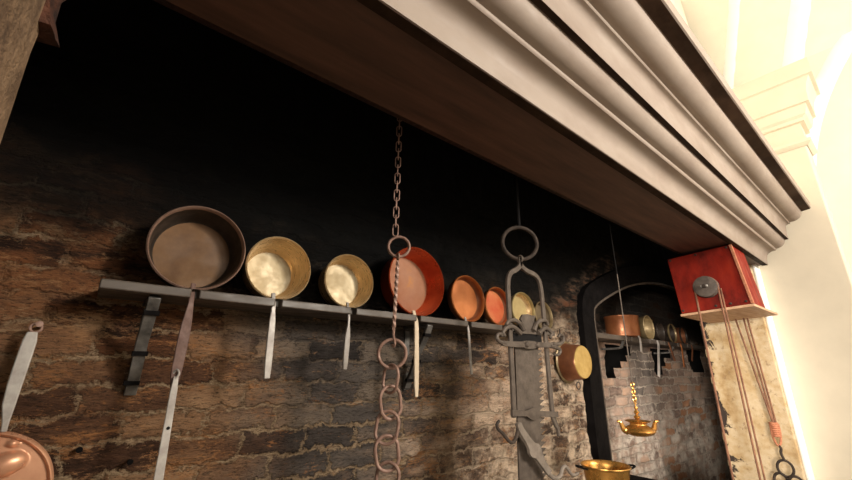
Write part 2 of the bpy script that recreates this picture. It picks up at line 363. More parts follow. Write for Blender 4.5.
# arch outline (outer edge of the black frame), x-z
ARCH = smooth_path([(2.795, 0, 0.0), (2.795, 0, 1.0), (2.795, 0, 1.80), (2.80, 0, 1.98), (2.86, 0, 2.13), (3.05, 0, 2.25), (3.50, 0, 2.42), (3.92, 0, 2.525), (4.35, 0, 2.585), (4.9, 0, 2.60),
                    (5.45, 0, 2.585), (5.88, 0, 2.525), (6.3, 0, 2.42), (6.75, 0, 2.25), (6.94, 0, 2.13), (7.0, 0, 1.98), (7.005, 0, 1.80), (7.005, 0, 1.0), (7.005, 0, 0.0)], 5)
def inset(path, d):
    out = []
    for i, p in enumerate(path):
        t = (path[min(i + 1, len(path) - 1)] - path[max(i - 1, 0)]).normalized()
        out.append(p + Vector((t.z, 0, -t.x)) * d)
    return out
def inside(x, z, poly):
    c = False; n = len(poly)
    for i in range(n):
        a, b = poly[i], poly[(i + 1) % n]
        if (a[1] > z) != (b[1] > z) and x < (b[0] - a[0]) * (z - a[1]) / (b[1] - a[1]) + a[0]: c = not c
    return c
midp = [(p.x, p.z) for p in inset(ARCH, 0.09)]
def lumpy(x, z, seed=0.0):
    v = Vector((x * 3.1 + seed, z * 6.0, seed))
    return 0.018 * noise.noise(v) + 0.010 * noise.noise(v * 3.7) + 0.006 * noise.noise(v * 9.1)
def grid_wall(xs, zs, y, skip, seed):
    bm = bmesh.new(); V = {}
    def vert(i, j):
        if (i, j) not in V: V[(i, j)] = bm.verts.new((xs[i], y + lumpy(xs[i], zs[j], seed), zs[j]))
        return V[(i, j)]
    for i in range(len(xs) - 1):
        for j in range(len(zs) - 1):
            if skip and skip((xs[i] + xs[i + 1]) / 2, (zs[j] + zs[j + 1]) / 2): continue
            bm.faces.new((vert(i, j), vert(i + 1, j), vert(i + 1, j + 1), vert(i, j + 1)))
    return bm
def lin(a, b, s):
    n = max(1, round((b - a) / s)); return [a + (b - a) * k / n for k in range(n)]
xs = lin(-1.6, -0.4, 0.1) + lin(-0.4, 3.0, 0.02) + lin(3.0, 7.6, 0.06) + [7.6]
zs = lin(0, 0.9, 0.1) + lin(0.9, 2.6, 0.02) + lin(2.6, 5.0, 0.12) + [5.0]
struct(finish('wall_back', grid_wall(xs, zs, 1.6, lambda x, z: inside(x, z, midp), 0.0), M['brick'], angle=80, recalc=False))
# recess behind the arch: sooty reveal and brick wall with two broken-out holes below its shelf
HOLES = [[(3.70, 1.79), (4.20, 1.79), (4.20, 1.71), (4.06, 1.71), (4.06, 1.64), (3.92, 1.64), (3.92, 1.57), (3.80, 1.57), (3.80, 1.50), (3.66, 1.50), (3.66, 1.79)],
         [(4.66, 1.80), (5.16, 1.80), (5.16, 1.70), (5.02, 1.70), (5.02, 1.60), (4.88, 1.60), (4.88, 1.52), (4.70, 1.52)],
         [(5.70, 1.82), (6.20, 1.82), (6.20, 1.56), (5.78, 1.56)]]
nx = lin(2.7, 7.2, 0.03) + [7.2]; nz = lin(0, 0.8, 0.1) + lin(0.8, 2.75, 0.03) + [2.75]
struct(finish('wall_niche', grid_wall(nx, nz, 1.85, lambda x, z: any(inside(x, z, h) for h in HOLES), 5.0), M['brick_niche'], angle=80, recalc=False))
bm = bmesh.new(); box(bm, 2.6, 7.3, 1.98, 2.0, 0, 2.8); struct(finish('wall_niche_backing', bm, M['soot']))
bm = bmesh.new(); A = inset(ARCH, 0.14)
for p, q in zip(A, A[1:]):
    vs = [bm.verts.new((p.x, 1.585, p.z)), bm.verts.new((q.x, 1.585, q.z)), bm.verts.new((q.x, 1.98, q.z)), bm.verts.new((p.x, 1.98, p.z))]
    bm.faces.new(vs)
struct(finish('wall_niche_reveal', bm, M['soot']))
# black iron frame round the arch
bm = bmesh.new(); I = inset(ARCH, 0.175)
prof_rings = []
for p, q in zip(ARCH, I):
    d = (q - p)
    prof_rings.append([bm.verts.new((p.x, 1.63, p.z)), bm.verts.new((p.x, 1.548, p.z)), bm.verts.new((p.x + d.x * .94, 1.548, p.z + d.z * .94)), bm.verts.new((q.x, 1.556, q.z)), bm.verts.new((q.x, 1.63, q.z))])
for a, b in zip(prof_rings, prof_rings[1:]):
    for k in range(4): bm.faces.new((a[k], b[k], b[k + 1], a[k + 1]))
struct(finish('trim_1', bm, M['iron_black'], angle=30))
# inner edge of the frame, its highlight painted as a paler grey strip
bm = bmesh.new(); J0 = inset(ARCH, 0.1655); J1 = inset(ARCH, 0.183); L = []
for p, q in zip(J0, J1):
    L.append([bm.verts.new(v) for v in ((p.x, 1.547, p.z), (q.x, 1.549, q.z), (q.x, 1.60, q.z), (p.x, 1.60, p.z))])
for a, b in zip(L, L[1:]):
    for k in range(4): bm.faces.new((a[k], b[k], b[(k + 1) % 4], a[(k + 1) % 4]))
struct(finish('trim_7', bm, M['iron_grey'], angle=30))
# side returns of the hearth
bm = bmesh.new(); box(bm, -1.75, -1.6, 0.9, 2.0, 0, 5); struct(finish('wall_hearth_left', bm, M['soot']))
bm = bmesh.new(); box(bm, 7.6, 7.75, 0.6, 2.0, 0, 5); struct(finish('wall_hearth_right', bm, M['soot']))

# left pier with ragged top block
bm = bmesh.new(); box(bm, -1.2, -0.215, 0.74, 1.0, 0, 5)
bmesh.ops.subdivide_edges(bm, edges=bm.edges, cuts=20, use_grid_fill=True)
for v in bm.verts:
    v.co += Vector((noise.noise(v.co * 7 + Vector((3, 0, 0))), noise.noise(v.co * 7), 0)) * 0.014
struct(finish('wall_left', bm, M['rough_stone'], angle=60))
bm = bmesh.new(); box(bm, -1.2, -0.20, 0.96, 1.05, 2.20, 3.2)
bmesh.ops.subdivide_edges(bm, edges=bm.edges, cuts=18, use_grid_fill=True)
for v in bm.verts:
    v.co += Vector((noise.noise(v.co * 9 + Vector((1, 0, 0))), noise.noise(v.co * 8), noise.noise(v.co * 10 + Vector((0, 5, 0))))) * 0.03
struct(finish('wall_left_springer', bm, M['charred'], angle=60))

# right pier: old plaster cheek, and the painted room wall beside it
bm = bmesh.new(); box(bm, 4.305, 4.52, 0.765, 1.245, 0, 2.62)
struct(finish('wall_right_cheek', bm, M['plaster'], bevel=0.012))
bm = bmesh.new(); box(bm, 4.315, 4.46, 0.738, 0.766, 0, 2.6)
struct(finish('trim_2', bm, M['rib'], bevel=0.01))
bm = bmesh.new(); box(bm, 4.452, 4.78, 0.207, 0.80, 0, 4.25)
struct(finish('wall_right_pilaster', bm, M['cream'], bevel=0.015))
bm = bmesh.new(); box(bm, 4.74, 4.9, -5, 1.2, 0, 5.2)
struct(finish('wall_right', bm, M['room_wall']))
# impost mouldings round the pilaster head
prof = [(0, 3.44), (.018, 3.45), (.035, 3.47), (.035, 3.495), (.012, 3.50), (0, 3.53), (0, 3.665), (.03, 3.67), (.03, 3.70), (.055, 3.72), (.07, 3.76), (.075, 3.80), (.10, 3.805), (.10, 3.83), (.105, 3.90), (.12, 3.96), (.15, 4.01), (.175, 4.015), (.175, 4.165), (.10, 4.18), (0, 4.20)]
bm = bmesh.new(); rows = []
for o_, z in prof:
    rows.append([bm.verts.new(p) for p in ((4.448 - o_, 0.80, z), (4.448 - o_, 0.203 - o_, z), (4.78, 0.203 - o_, z))])
for a, b in zip(rows, rows[1:]):
    for k in range(2): bm.faces.new((a[k], a[k + 1], b[k + 1], b[k]))
struct(finish('trim_3', bm, M['cream'], angle=22))
# barrel vault and ribs
VX, VZ, VR = 1.7, 4.2, 3.05
def vpt(y, a, dr=0.0): return Vector((VX + (VR - dr) * math.cos(a), y, VZ + (VR - dr) * math.sin(a)))
bm = bmesh.new(); ny, na = 30, 40
VV = [[bm.verts.new(vpt(-5 + 6.2 * i / ny, PI * 0.97 * k / na)) for k in range(na + 1)] for i in range(ny + 1)]
for i in range(ny):
    for k in range(na): bm.faces.new((VV[i][k], VV[i + 1][k], VV[i + 1][k + 1], VV[i][k + 1]))
struct(finish('ceiling', bm, M['vault'], angle=60))
def rib(name, y0, y1, w, a0, a1, bend):
    bm = bmesh.new(); L = []
    for k in range(25):
        t = k / 24; a = a0 + (a1 - a0) * t; y = y0 + (y1 - y0) * t + bend * t * t
        L.append([bm.verts.new(vpt(y - w / 2, a)), bm.verts.new(vpt(y - w / 2 + .02, a, .006)), bm.verts.new(vpt(y + w / 2 - .02, a, .006)), bm.verts.new(vpt(y + w / 2, a))])
    for A_, B_ in zip(L, L[1:]):
        for k in range(3): bm.faces.new((A_[k], A_[k + 1], B_[k + 1], B_[k]))
    struct(finish(name, bm, M['rib'], angle=40))
rib('trim_4', 0.72, -0.40, 0.11, 0.02, 1.35, -0.5)
rib('trim_5', 0.19, -1.0, 0.17, 0.02, 1.35, -0.9)
# broad flat arch band on the right wall, rising forward from the pilaster
bm = bmesh.new(); L = []
for k in range(33):
    a = math.radians(-5 + 95 * k / 32); c_y, c_z, r0, r1 = -2.35, 2.75, 2.62, 2.78
    L.append([bm.verts.new((xx, c_y + r * math.cos(a), c_z + r * math.sin(a))) for xx, r in ((4.742, r0), (4.732, r0 + .02), (4.732, r1 - .02), (4.742, r1))])
for A_, B_ in zip(L, L[1:]):
    for k in range(3): bm.faces.new((A_[k], A_[k + 1], B_[k + 1], B_[k]))
struct(finish('trim_6', bm, M['rib'], angle=40))

# ------------------------------------------------------------------ mantel hood
hood = thing('mantel_hood', 'long projecting chimney hood with pale grey stepped cornice and dark brown wooden underside', 'mantel', (1.8, 0.66, 2.45))
X0, X1 = -2.6, 4.40
def sweep(name, profs, mat, x0=X0, x1=X1, closed=False, ang=30):
    bm = bmesh.new()
    for pr in profs:
        a = [bm.verts.new((x0, y, z)) for y, z in pr]; b = [bm.verts.new((x1, y, z)) for y, z in pr]
        n = len(pr)
        for i in range(n if closed else n - 1): bm.faces.new((a[i], b[i], b[(i + 1) % n], a[(i + 1) % n]))
        if closed:
            f1 = bm.faces.new(a); f2 = bm.faces.new(b[::-1]); bmesh.ops.triangulate(bm, faces=[f1, f2], ngon_method='EAR_CLIP')
    return finish(name, bm, mat, hood, angle=ang)
def q(c, r, a0, a1, n=8, ry=None):
    return [(c[0] + r * math.cos(math.radians(a0 + (a1 - a0) * k / n)), c[1] + (ry or r) * math.sin(math.radians(a0 + (a1 - a0) * k / n))) for k in range(n + 1)]
front = [(0.672, 2.446), (0.666, 2.446), (0.660, 2.505)]
front += q((0.600, 2.505), 0.060, 0, 90, 8, 0.055)[1:]                       # cove turning under the first bead
front += [(0.592, 2.560), (0.588, 2.563), (0.585, 2.569), (0.585, 2.575)]
front += [(0.578, 2.577)] + q((0.578, 2.637), 0.062, 270, 180, 8, 0.060)[1:]    # ovolo
front += [(0.516, 2.639), (0.490, 2.640), (0.489, 2.72)]
front += q((0.462, 2.735), 0.027, 0, 90, 6, 0.034)[1:]
front += [(0.456, 2.770), (0.452, 2.774), (0.452, 2.781)]
front += [(0.442, 2.783)] + q((0.440, 2.848), 0.076, 268, 176, 10, 0.066)
front += [(0.362, 2.856), (0.308, 2.862), (0.300, 2.866), (0.297, 2.92)]
ring_ = front + [(0.45, 2.94), (0.68, 2.94), (0.68, 2.446)]
sweep('cornice', [ring_], M['cornice'], closed=True)
# dark strips: two bands of painted shade and the narrow fillet over the wood
sweep('dark_band', [[(0.512, 2.6365), (0.490, 2.6375), (0.492, 2.645), (0.51, 2.645)]], M['cornice_dark'], x1=X1 - .004, closed=True)
sweep('dark_band', [[(0.360, 2.853), (0.306, 2.859), (0.308, 2.868), (0.358, 2.868)]], M['cornice_shade'], x1=X1 - .004, closed=True)
sweep('dark_band', [[(0.706, 2.4485), (0.706, 2.443), (0.6685, 2.441), (0.6685, 2.4455), (0.69, 2.47), (0.706, 2.47)]], M['cornice_dark'], x1=X1 - .01, closed=True)
sweep('soffit', [[(0.70, 2.45), (1.03, 2.45), (1.03, 2.52), (0.70, 2.52)]], M['soffit'], closed=True)
sweep('edge_batten', [[(1.028, 2.456), (1.075, 2.47), (1.075, 2.54), (1.028, 2.54)]], M['chip'], closed=True)
sweep('chimney_breast', [[(0.46, 2.925), (0.74, 3.6), (0.86, 7.2), (0.98, 7.2), (0.88, 3.6), (0.60, 2.925)]], M['vault'], closed=True)
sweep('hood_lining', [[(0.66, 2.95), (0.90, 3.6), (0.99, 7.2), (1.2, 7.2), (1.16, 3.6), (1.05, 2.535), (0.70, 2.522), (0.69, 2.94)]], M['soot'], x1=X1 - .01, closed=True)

# ------------------------------------------------------------------ shelf
shelf = thing('wall_shelf', 'long grey-brown notched shelf on sooty brick wall holding a row of pans', 'shelf', (1.06, 1.6, 1.75))
NOTCH = [0.215, 0.475, 0.775, 1.105, 1.432, 1.69, 1.94]
def shelf_board(x0, x1, y0, y1, z0, z1, notches, parent, w=0.011, depth=0.024):
    bm = bmesh.new(); poly = [(x0, y1), (x0, y0)]
    for n_ in notches: poly += [(n_ - w, y0), (n_ - w, y0 + depth), (n_ + w, y0 + depth), (n_ + w, y0)]
    poly += [(x1, y0), (x1, y1)]
    a = [bm.verts.new((x, y, z0)) for x, y in poly]; b = [bm.verts.new((x, y, z1)) for x, y in poly]; n = len(poly)
    f1 = bm.faces.new(a[::-1]); f2 = bm.faces.new(b)
    for i in range(n): bm.faces.new((a[i], a[(i + 1) % n], b[(i + 1) % n], b[i]))
    bmesh.ops.triangulate(bm, faces=[f1, f2], ngon_method='EAR_CLIP')
    return finish('board', bm, M['shelf'], parent, bevel=0.004)
shelf_board(-0.02, 2.17, 1.395, 1.60, 1.752, 1.779, NOTCH, shelf)
def bracket(x, parent):
    bm = bmesh.new()
    strip(bm, [(x, 1.415, 1.741), (x, 1.60, 1.741)], 0.030, 0.010)
    strip(bm, smooth_path([(x, 1.415, 1.745), (x, 1.43, 1.715), (x, 1.465, 1.665), (x, 1.50, 1.62), (x + .002, 1.52, 1.575), (x + .004, 1.545, 1.53), (x + .006, 1.575, 1.49), (x + .006, 1.588, 1.465)], 5), 0.032, 0.016)
    strip(bm, [(x + .006, 1.597, 1.73), (x + .006, 1.597, 1.455)], 0.030, 0.008)
    br = finish('bracket', bm, M['iron_bracket'], parent, bevel=0.002)
    for zz, yy in ((1.70, 1.44), (1.585, 1.517), (1.50, 1.567)):
        bm = bmesh.new(); box(bm, x - .018, x + .022, yy - .014, yy + .004, zz - .007, zz + .007); finish('clamp_band', bm, M['iron_black'], br)
    return br
bracket(0.115, shelf); bracket(1.185, shelf)

# ------------------------------------------------------------------ saucepans on the shelf
def pan_body(c, r, rf, depth, mats, rim=0.006):
    """body opening towards -y: outer side, rolled rim, inner wall, floor"""
    bm = bmesh.new(); t = 0.005
    prof = [(0, depth + t), (rf * .6, depth + t), (rf + .002, depth + t), (rf + .008, depth - .004), (r, .012), (r + rim * .6, .006), (r + rim * .6, -.002), (r, -.006), (r - rim * .6, -.001), (r - t, .012)]
    k0 = len(prof)
    prof += [(rf + .004, depth - .008), (rf - .004, depth)]
    prof += [(rf * .7, depth - .0005), (rf * .3, depth - .001), (0, depth - .001)]
    mi = [1] * (len(prof) - 1)
    for i in range(4): mi[i] = 1
    for i in range(4, 9): mi[i] = 2
    for i in range(k0 - 1, k0 + 1): mi[i] = 1
    for i in range(k0 + 1, len(prof) - 1): mi[i] = 0
    lathe(bm, prof, 64, 'y', c, mats=mi)
    return bm, mats
def rotate_tilt(o, piv, deg):
    me = o.data; R_ = Matrix.Translation(piv) @ Matrix.Rotation(math.radians(deg), 4, 'X') @ Matrix.Translation(-Vector(piv))
    me.transform(R_)
def saucepan(cx, r, rf, depth, mats, label, handle=None, tilt=2.5, y=1.43, zb=1.780):
    z = zb + r + .004
    t = thing('saucepan', label, 'pan', (cx, y, zb), 'pans standing along the wall shelf')
    bm, mm = pan_body((cx, y, z), r, rf, depth, mats)
    o = finish('pan_body', bm, mm, t, angle=40); rotate_tilt(o, (cx, y, zb), -tilt)
    if handle:
        pts, wid, th, mat, hole = handle
        bm = bmesh.new(); strip(bm, pts, wid, th)
        h = finish('handle', bm, mat, t, bevel=0.0025)
    return t
def hpath(x0, x1, z1, widths, zb=1.780, y=1.43):
    P = [(x0, y - .004, zb + .022), (x0, y - .012, zb - .002), (x0, 1.407, zb - .022), (x0, 1.403, zb - .045)]
    n = len(widths) - 4
    P += [(x0 + (x1 - x0) * (k + 1) / n, 1.402, (zb - .045) + (z1 - zb + .045) * (k + 1) / n) for k in range(n)]
    return P
w = [.014, .014, .015, .016, .022, .028, .031, .031, .030, .029, .026, .012]
saucepan(0.206, 0.141, 0.121, 0.10, [M['pan_dark_floor'], M['pan_dark'], M['pan_rim']], 'dark iron pan with rust-brown floor and long brown handle, largest at the left end', (hpath(0.209, 0.206, 1.487, w), w, .006, M['handle_rust'], True))
w = [.014, .014, .014, .015, .021, .023, .024, .024, .024, .023, .019]
saucepan(0.476, 0.1165, 0.092, 0.115, [M['tin'], M['brass_old'], M['brass_old']], 'deep brass pan with pale tinned floor and broad white handle, beside the large dark pan', (hpath(0.462, 0.470, 1.514, w), w, .010, M['steel_pale'], True))
w = [.010, .010, .010, .010, .010, .018, .022, .022, .022, .021, .020, .016]
saucepan(0.768, 0.110, 0.093, 0.085, [M['tin'], M['brass_old'], M['brass_old']], 'smaller brass pan with cream tinned floor and narrow-necked handle, just left of the chain', (hpath(0.759, 0.756, 1.545, w), w, .010, M['steel_pale'], True))
w = [.018, .018, .020, .022, .023, .024, .025, .025, .024, .022, .016]
saucepan(1.128, 0.163, 0.140, 0.10, [M['copper_pink'], M['copper_red'], M['copper_red']], 'large red copper pan behind the chain, with pinkish floor and long ivory handle', (hpath(1.097, 1.103, 1.437, w), w, .010, M['handle_cream'], True))
w = [.010, .010, .011, .012, .013, .014, .014, .014, .013]
saucepan(1.464, 0.119, 0.108, 0.038, [M['copper_orange'], M['copper_brown'], M['copper_orange']], 'plain orange copper pan with thin grey handle, right of the large red copper pan', (hpath(1.426, 1.440, 1.528, w), w, .008, M['steel_pale'], True))
saucepan(1.699, 0.104, 0.094, 0.036, [M['copper_mottled'], M['copper_brown'], M['copper_orange']], 'mottled red and yellow copper pan next to the left bar of the iron pot hanger')
saucepan(1.925, 0.104, 0.090, 0.040, [M['brass_pale'], M['brass_old'], M['brass_pale']], 'pale yellow brass pan framed inside the iron pot hanger')
saucepan(2.125, 0.088, 0.076, 0.034, [M['pan_shadowy'], M['pan_shadowy'], M['brass_dim']], 'dim brown pan at the shelf right end, behind the pot hanger right bar')

# long pale utensil hooked through the end of the first pan's handle
ut = thing('skimmer', 'long pale flat steel utensil hanging from the end of the brown pan handle', 'utensil', (0.208, 1.40, 1.52))
bm = bmesh.new(); n_ = 14; P = [(0.207 + .012 * k / n_, 1.392, 1.522 - .52 * k / n_) for k in range(n_ + 1)]
strip(bm, P, [.012, .018] + [.019 + .012 * k / n_ for k in range(n_ - 1)], .005); uh = finish('handle', bm, M['steel_pale'], ut, bevel=0.002)
bm = bmesh.new(); tube(bm, smooth_path([(0.207, 1.391, 1.515), (0.212, 1.389, 1.53), (0.206, 1.394, 1.540), (0.200, 1.402, 1.530), (0.202, 1.408, 1.515)], 5), .0035, 8); finish('hook', bm, M['steel_pale'], uh)
bm = bmesh.new(); lathe(bm, [(0, -.001), (.0045, -.001), (.0045, .002), (0, .002)], 12, 'y', (0.212, 1.3885, 1.385)); finish('hole', bm, M['soot'], uh)
bm = bmesh.new(); lathe(bm, [(0, .02), (.04, .018), (.075, .005), (.085, -.004), (.07, .001), (.04, .012), (0, .014)], 32, 'y', (0.222, 1.395, 0.92)); finish('bowl', bm, M['steel_pale'], ut)

# ------------------------------------------------------------------ dimpled pan at lower left
pp = thing('dimpled_pan', 'round copper pan with egg-shaped dimples and long grey handle hanging at bottom left', 'pan', (-0.125, 1.6, 1.25))
PC = Vector((-0.158, 1.545, 1.234)); PR = 0.148
bm = bmesh.new()
DIM = [(.050, .074, .042, .029, 18), (.088, -.012, .042, .029, -15), (.035, -.085, .040, .027, -40), (-.05, -.09, .040, .027, 40), (-.098, -.01, .036, .027, 80), (-.045, .075, .040, .028, -20), (0, -.01, .034, .028, 0), (.052, .122, .012, .009, 10)]
nr, ns = 60, 160; rings = []
def dimple(x, z):
    d = 0
    for cx, cz, a, b, rot in DIM:
        ca, sa = math.cos(math.radians(rot)), math.sin(math.radians(rot)); u = (x - cx) * ca + (z - cz) * sa; v = -(x - cx) * sa + (z - cz) * ca
        q_ = (u / a) ** 2 + (v / b) ** 2
        if q_ < 1: d = max(d, (1 - q_) ** .55 * min(1, a / .03))
    return d
for i in range(1, nr + 1):
    r = PR * i / nr; ring = []
    for k in range(ns):
        a = 2 * PI * k / ns; x, z = r * math.cos(a), r * math.sin(a)
        ring.append(bm.verts.new((PC.x + x, PC.y - 0.024 * dimple(x, z), PC.z + z)))
    rings.append(ring)
c0 = bm.verts.new((PC.x, PC.y, PC.z))
for k in range(ns): bm.faces.new((c0, rings[0][k], rings[0][(k + 1) % ns]))
for a, b in zip(rings, rings[1:]):
    for k in range(ns): bm.faces.new((a[k], b[k], b[(k + 1) % ns], a[(k + 1) % ns]))
finish('pan_body', bm, M['copper_pan'], pp, angle=60)
bm = bmesh.new(); lathe(bm, [(PR - .006, .004), (PR - .004, -.006), (PR + .001, -.010), (PR + .007, -.006), (PR + .007, .012), (PR, .016)], 72, 'y', PC)
finish('rim', bm, M['copper_pan'], pp, angle=60)
bm = bmesh.new(); hp = [(-0.129, 1.538, 1.385), (-0.131, 1.537, 1.41), (-0.135, 1.536, 1.45), (-0.136, 1.536, 1.50), (-0.135, 1.536, 1.56), (-0.134, 1.536, 1.61), (-0.134, 1.537, 1.635)]
strip(bm, hp, [.012, .015, .026, .030, .031, .030, .022], .008); ph = finish('handle', bm, M['steel_pale'], pp, bevel=0.003)
bm = bmesh.new(); tube(bm, circle_pts((-0.130, 1.54, 1.646), .012, (1, .3, 0), (0, 0, 1), 16), .0035, 8, True); finish('hanging_loop', bm, M['rust'], ph)
def nail(p, label, ln=0.06):
    bm = bmesh.new(); x, y, z = p
    tube(bm, [(x, 1.63, z), (x, 1.60 - ln, z + .004)], .0045, 8); lathe(bm, [(0, 0), (.008, .001), (.008, .005), (0, .006)], 12, 'y', (x, 1.60 - ln - .003, z + .004))
    o = finish('wall_nail', bm, M['rust'] if 'rusty' in label else M['iron_black']); tag(o, label, 'nail')
nail((-0.124, 0, 1.652), 'rusty nail in the brick holding the dimpled copper pan', .075)
nail((0.033, 0, 1.318), 'black iron nail in brick just right of the dimpled copper pan', .022)
nail((0.158, 0, 1.275), 'small black nail in brick beside the pale hanging utensil', .035)

# ------------------------------------------------------------------ chain in front of the shelf
ch = thing('hanging_chain', 'rusty iron chain with rings and twisted rod hanging in front of the red copper pan', 'chain', (0.83, 1.2, 2.5))
U1 = Vector((1.2, -0.83, 0)).normalized()      # ring plane directions
def link_mesh(name, L, W, r, mat, parent, n=20):
    bm = bmesh.new(); pts = []
    s = max(0, L - W)
    for k in range(n):
        a = 2 * PI * k / n
        pts.append(Vector((W / 2 * math.cos(a), 0, W / 2 * math.sin(a) + (s / 2 if math.sin(a) >= 0 else -s / 2))))
    tube(bm, pts, r, 8, True)
    return finish(name, bm, mat, None)
lk = link_mesh('chain_link', 0.050, 0.021, 0.0023, M['rust'], ch)
z = 2.068
first = True
while z < 3.0:
    k = round((z - 2.068) / 0.0375)
    m4 = Matrix.Translation(Vector((0.826 - 0.83, 0, z - 2.5))) @ Matrix.Rotation(math.radians(-35 + 90 * (k % 2) + random.uniform(-6, 6)), 4, 'Z')
    if first: lk.parent = ch; lk.matrix_basis = m4; first = False
    else: add_copy(lk, ch, m4)
    z += 0.0375
bm = bmesh.new(); tube(bm, circle_pts((0.845, 1.2, 2.003), .041, U1, (0, 0, 1)), .0058, 10, True); finish('ring', bm, M['rust'], ch)
# twisted square rod with eyes
bm = bmesh.new(); rows = []
for k in range(61):
    t = k / 60; zz = 1.952 - .285 * t; a = t * 5.5 * PI; h = .0075 if 0.06 < t < 0.94 else .005
    rows.append([bm.verts.new((0.842 - .008 * t + h * math.cos(a + PI / 2 * j), 1.2 + h * math.sin(a + PI / 2 * j), zz)) for j in range(4)])
for a, b in zip(rows, rows[1:]):
    for j in range(4): bm.faces.new((a[j], a[(j + 1) % 4], b[(j + 1) % 4], b[j]))
bm.faces.new(rows[0]); bm.faces.new(rows[-1][::-1])
tube(bm, circle_pts((0.843, 1.2, 1.962), .012, (.3, 1, 0), (0, 0, 1), 14), .004, 8, True)
tube(bm, smooth_path([(0.834, 1.2, 1.668), (0.834, 1.194, 1.652), (0.834, 1.188, 1.635), (0.834, 1.195, 1.625), (0.834, 1.206, 1.632)], 4), .0045, 8)
finish('twisted_rod', bm, M['rust'], ch, angle=20)
bm = bmesh.new(); tube(bm, circle_pts((0.832, 1.2, 1.601), .049, U1, (0, 0, 1)), .006, 10, True); finish('ring', bm, M['rust'], ch)
big = link_mesh('large_link', 0.102, 0.074, 0.0058, M['rust'], ch, 24); first = True
angs = [-78, -8, -40, -22, -48, -12, -44, -20, -30]
for k in range(9):
    zz = 1.517 - .0775 * k; sc_ = 0.92 if k == 0 else 1.0 + .04 * (k % 2)
    m4 = Matrix.Translation(Vector((0.829 - .001 * k - 0.83 + .006 * math.sin(k * 2.1), 0, zz - 2.5))) @ Matrix.Rotation(math.radians(angs[k]), 4, 'Z') @ Matrix.Rotation(math.radians(9 * (-1) ** k), 4, 'Y') @ Matrix.Scale(sc_, 4)
    if first: big.parent = ch; big.matrix_basis = m4; first = False
    else: add_copy(big, ch, m4)

# ------------------------------------------------------------------ toothed pot hanger
TY = 1.15
th = thing('pot_hanger', 'tall grey wrought iron toothed pot hanger with scroll hooks, hanging from a ring', 'pot hanger', (1.55, TY, 2.06))
bm = bmesh.new(); tube(bm, circle_pts((1.548, TY, 2.155), .084, U1, (0, 0, 1), 36, .088), .0095, 10, True); finish('ring', bm, M['iron_dim'], th)
bm = bmesh.new(); tube(bm, [(1.552, TY, 2.235), (1.555, TY, 2.6), (1.557, TY, 3.2)], .008, 8); finish('hanging_rod', bm, M['soot'], th)
bm = bmesh.new()
lb = smooth_path([(1.541, TY, 2.078), (1.538, TY, 2.040), (1.505, TY, 2.012), (1.458, TY, 1.985), (1.437, TY, 1.935), (1.435, TY, 1.82), (1.433, TY, 1.70), (1.432, TY, 1.50), (1.430, TY, 1.36)], 6)
rb = smooth_path([(1.541, TY, 2.078), (1.545, TY, 2.040), (1.585, TY, 2.020), (1.660, TY, 2.005), (1.695, TY, 1.96), (1.702, TY, 1.82), (1.703, TY, 1.70), (1.705, TY, 1.50), (1.708, TY, 1.368), (1.723, TY, 1.32), (1.741, TY, 1.294), (1.742, TY, 1.262)], 6)
strip(bm, lb, .024, .014); strip(bm, rb, [.024] * (len(rb) - 14) + [.024 - .016 * k / 14 for k in range(14)], .014)
tube(bm, circle_pts((1.541, TY, 2.072), .014, (0, 1, 0), (0, 0, 1), 14), .007, 8, True)
finish('side_bars', bm, M['iron_grey'], th, bevel=0.003)
# toothed blade
bm = bmesh.new()
def blade_x(z, top, bot): return bot + (top - bot) * (z - 1.12) / 0.55
z = 0.62; right = []
while z < 1.625:
    r0 = blade_x(z, 1.640, 1.600)
    right += [(r0, z), (r0 + .037, z + .017), (r0 + .002, z + .021)]; z += .0245
right += [(blade_x(z, 1.640, 1.600), z), (1.660, 1.672)]
left = [(blade_x(zz, 1.468, 1.446), zz) for zz in [r[1] for r in right]]
fa = []
for y_ in (TY + .002, TY + .010):
    L_ = [bm.verts.new((x, y_, zz)) for x, zz in left]; R_ = [bm.verts.new((x, y_, zz)) for x, zz in right]
    for i in range(len(L_) - 1): bm.faces.new((L_[i], R_[i], R_[i + 1], L_[i + 1]))
    fa.append((L_, R_))
for side in (0, 1):
    A_, B_ = fa[0][side], fa[1][side]
    for i in range(len(A_) - 1): bm.faces.new((A_[i], A_[i + 1], B_[i + 1], B_[i]))
bm.faces.new((fa[0][0][-1], fa[0][1][-1], fa[1][1][-1], fa[1][0][-1])); bm.faces.new((fa[0][0][0], fa[0][1][0], fa[1][1][0], fa[1][0][0]))
finish('toothed_blade', bm, M['iron_grey'], th)
bm = bmesh.new(); prism_xz(bm, [(1.449, 1.709), (1.662, 1.713), (1.632, 1.73), (1.615, 1.752), (1.61, 1.78), (1.625, 1.802), (1.586, 1.799), (1.562, 1.803), (1.524, 1.798), (1.506, 1.776), (1.526, 1.75), (1.509, 1.726)], TY - .008, TY + .002)
finish('flared_tongue', bm, M['iron_grey'], th)
bm = bmesh.new(); box(bm, 1.442, 1.668, TY - .001, TY + .006, 1.670, 1.712); finish('gap_shade', bm, M['soot'], th)  # solid black strip painting the shadowed gap above the clasp
def xz(ps, dy=-.016): return smooth_path([(x, TY + dy, zz) for x, zz in ps], 6)
def taper(n, r0, r1): return [r0 + (r1 - r0) * k / (n - 1) for k in range(n)]
def curl(bm, ps, r0, r1, dy=-.016):
    P = xz(ps, dy); tube(bm, P, taper(len(P), r0, r1), 8)
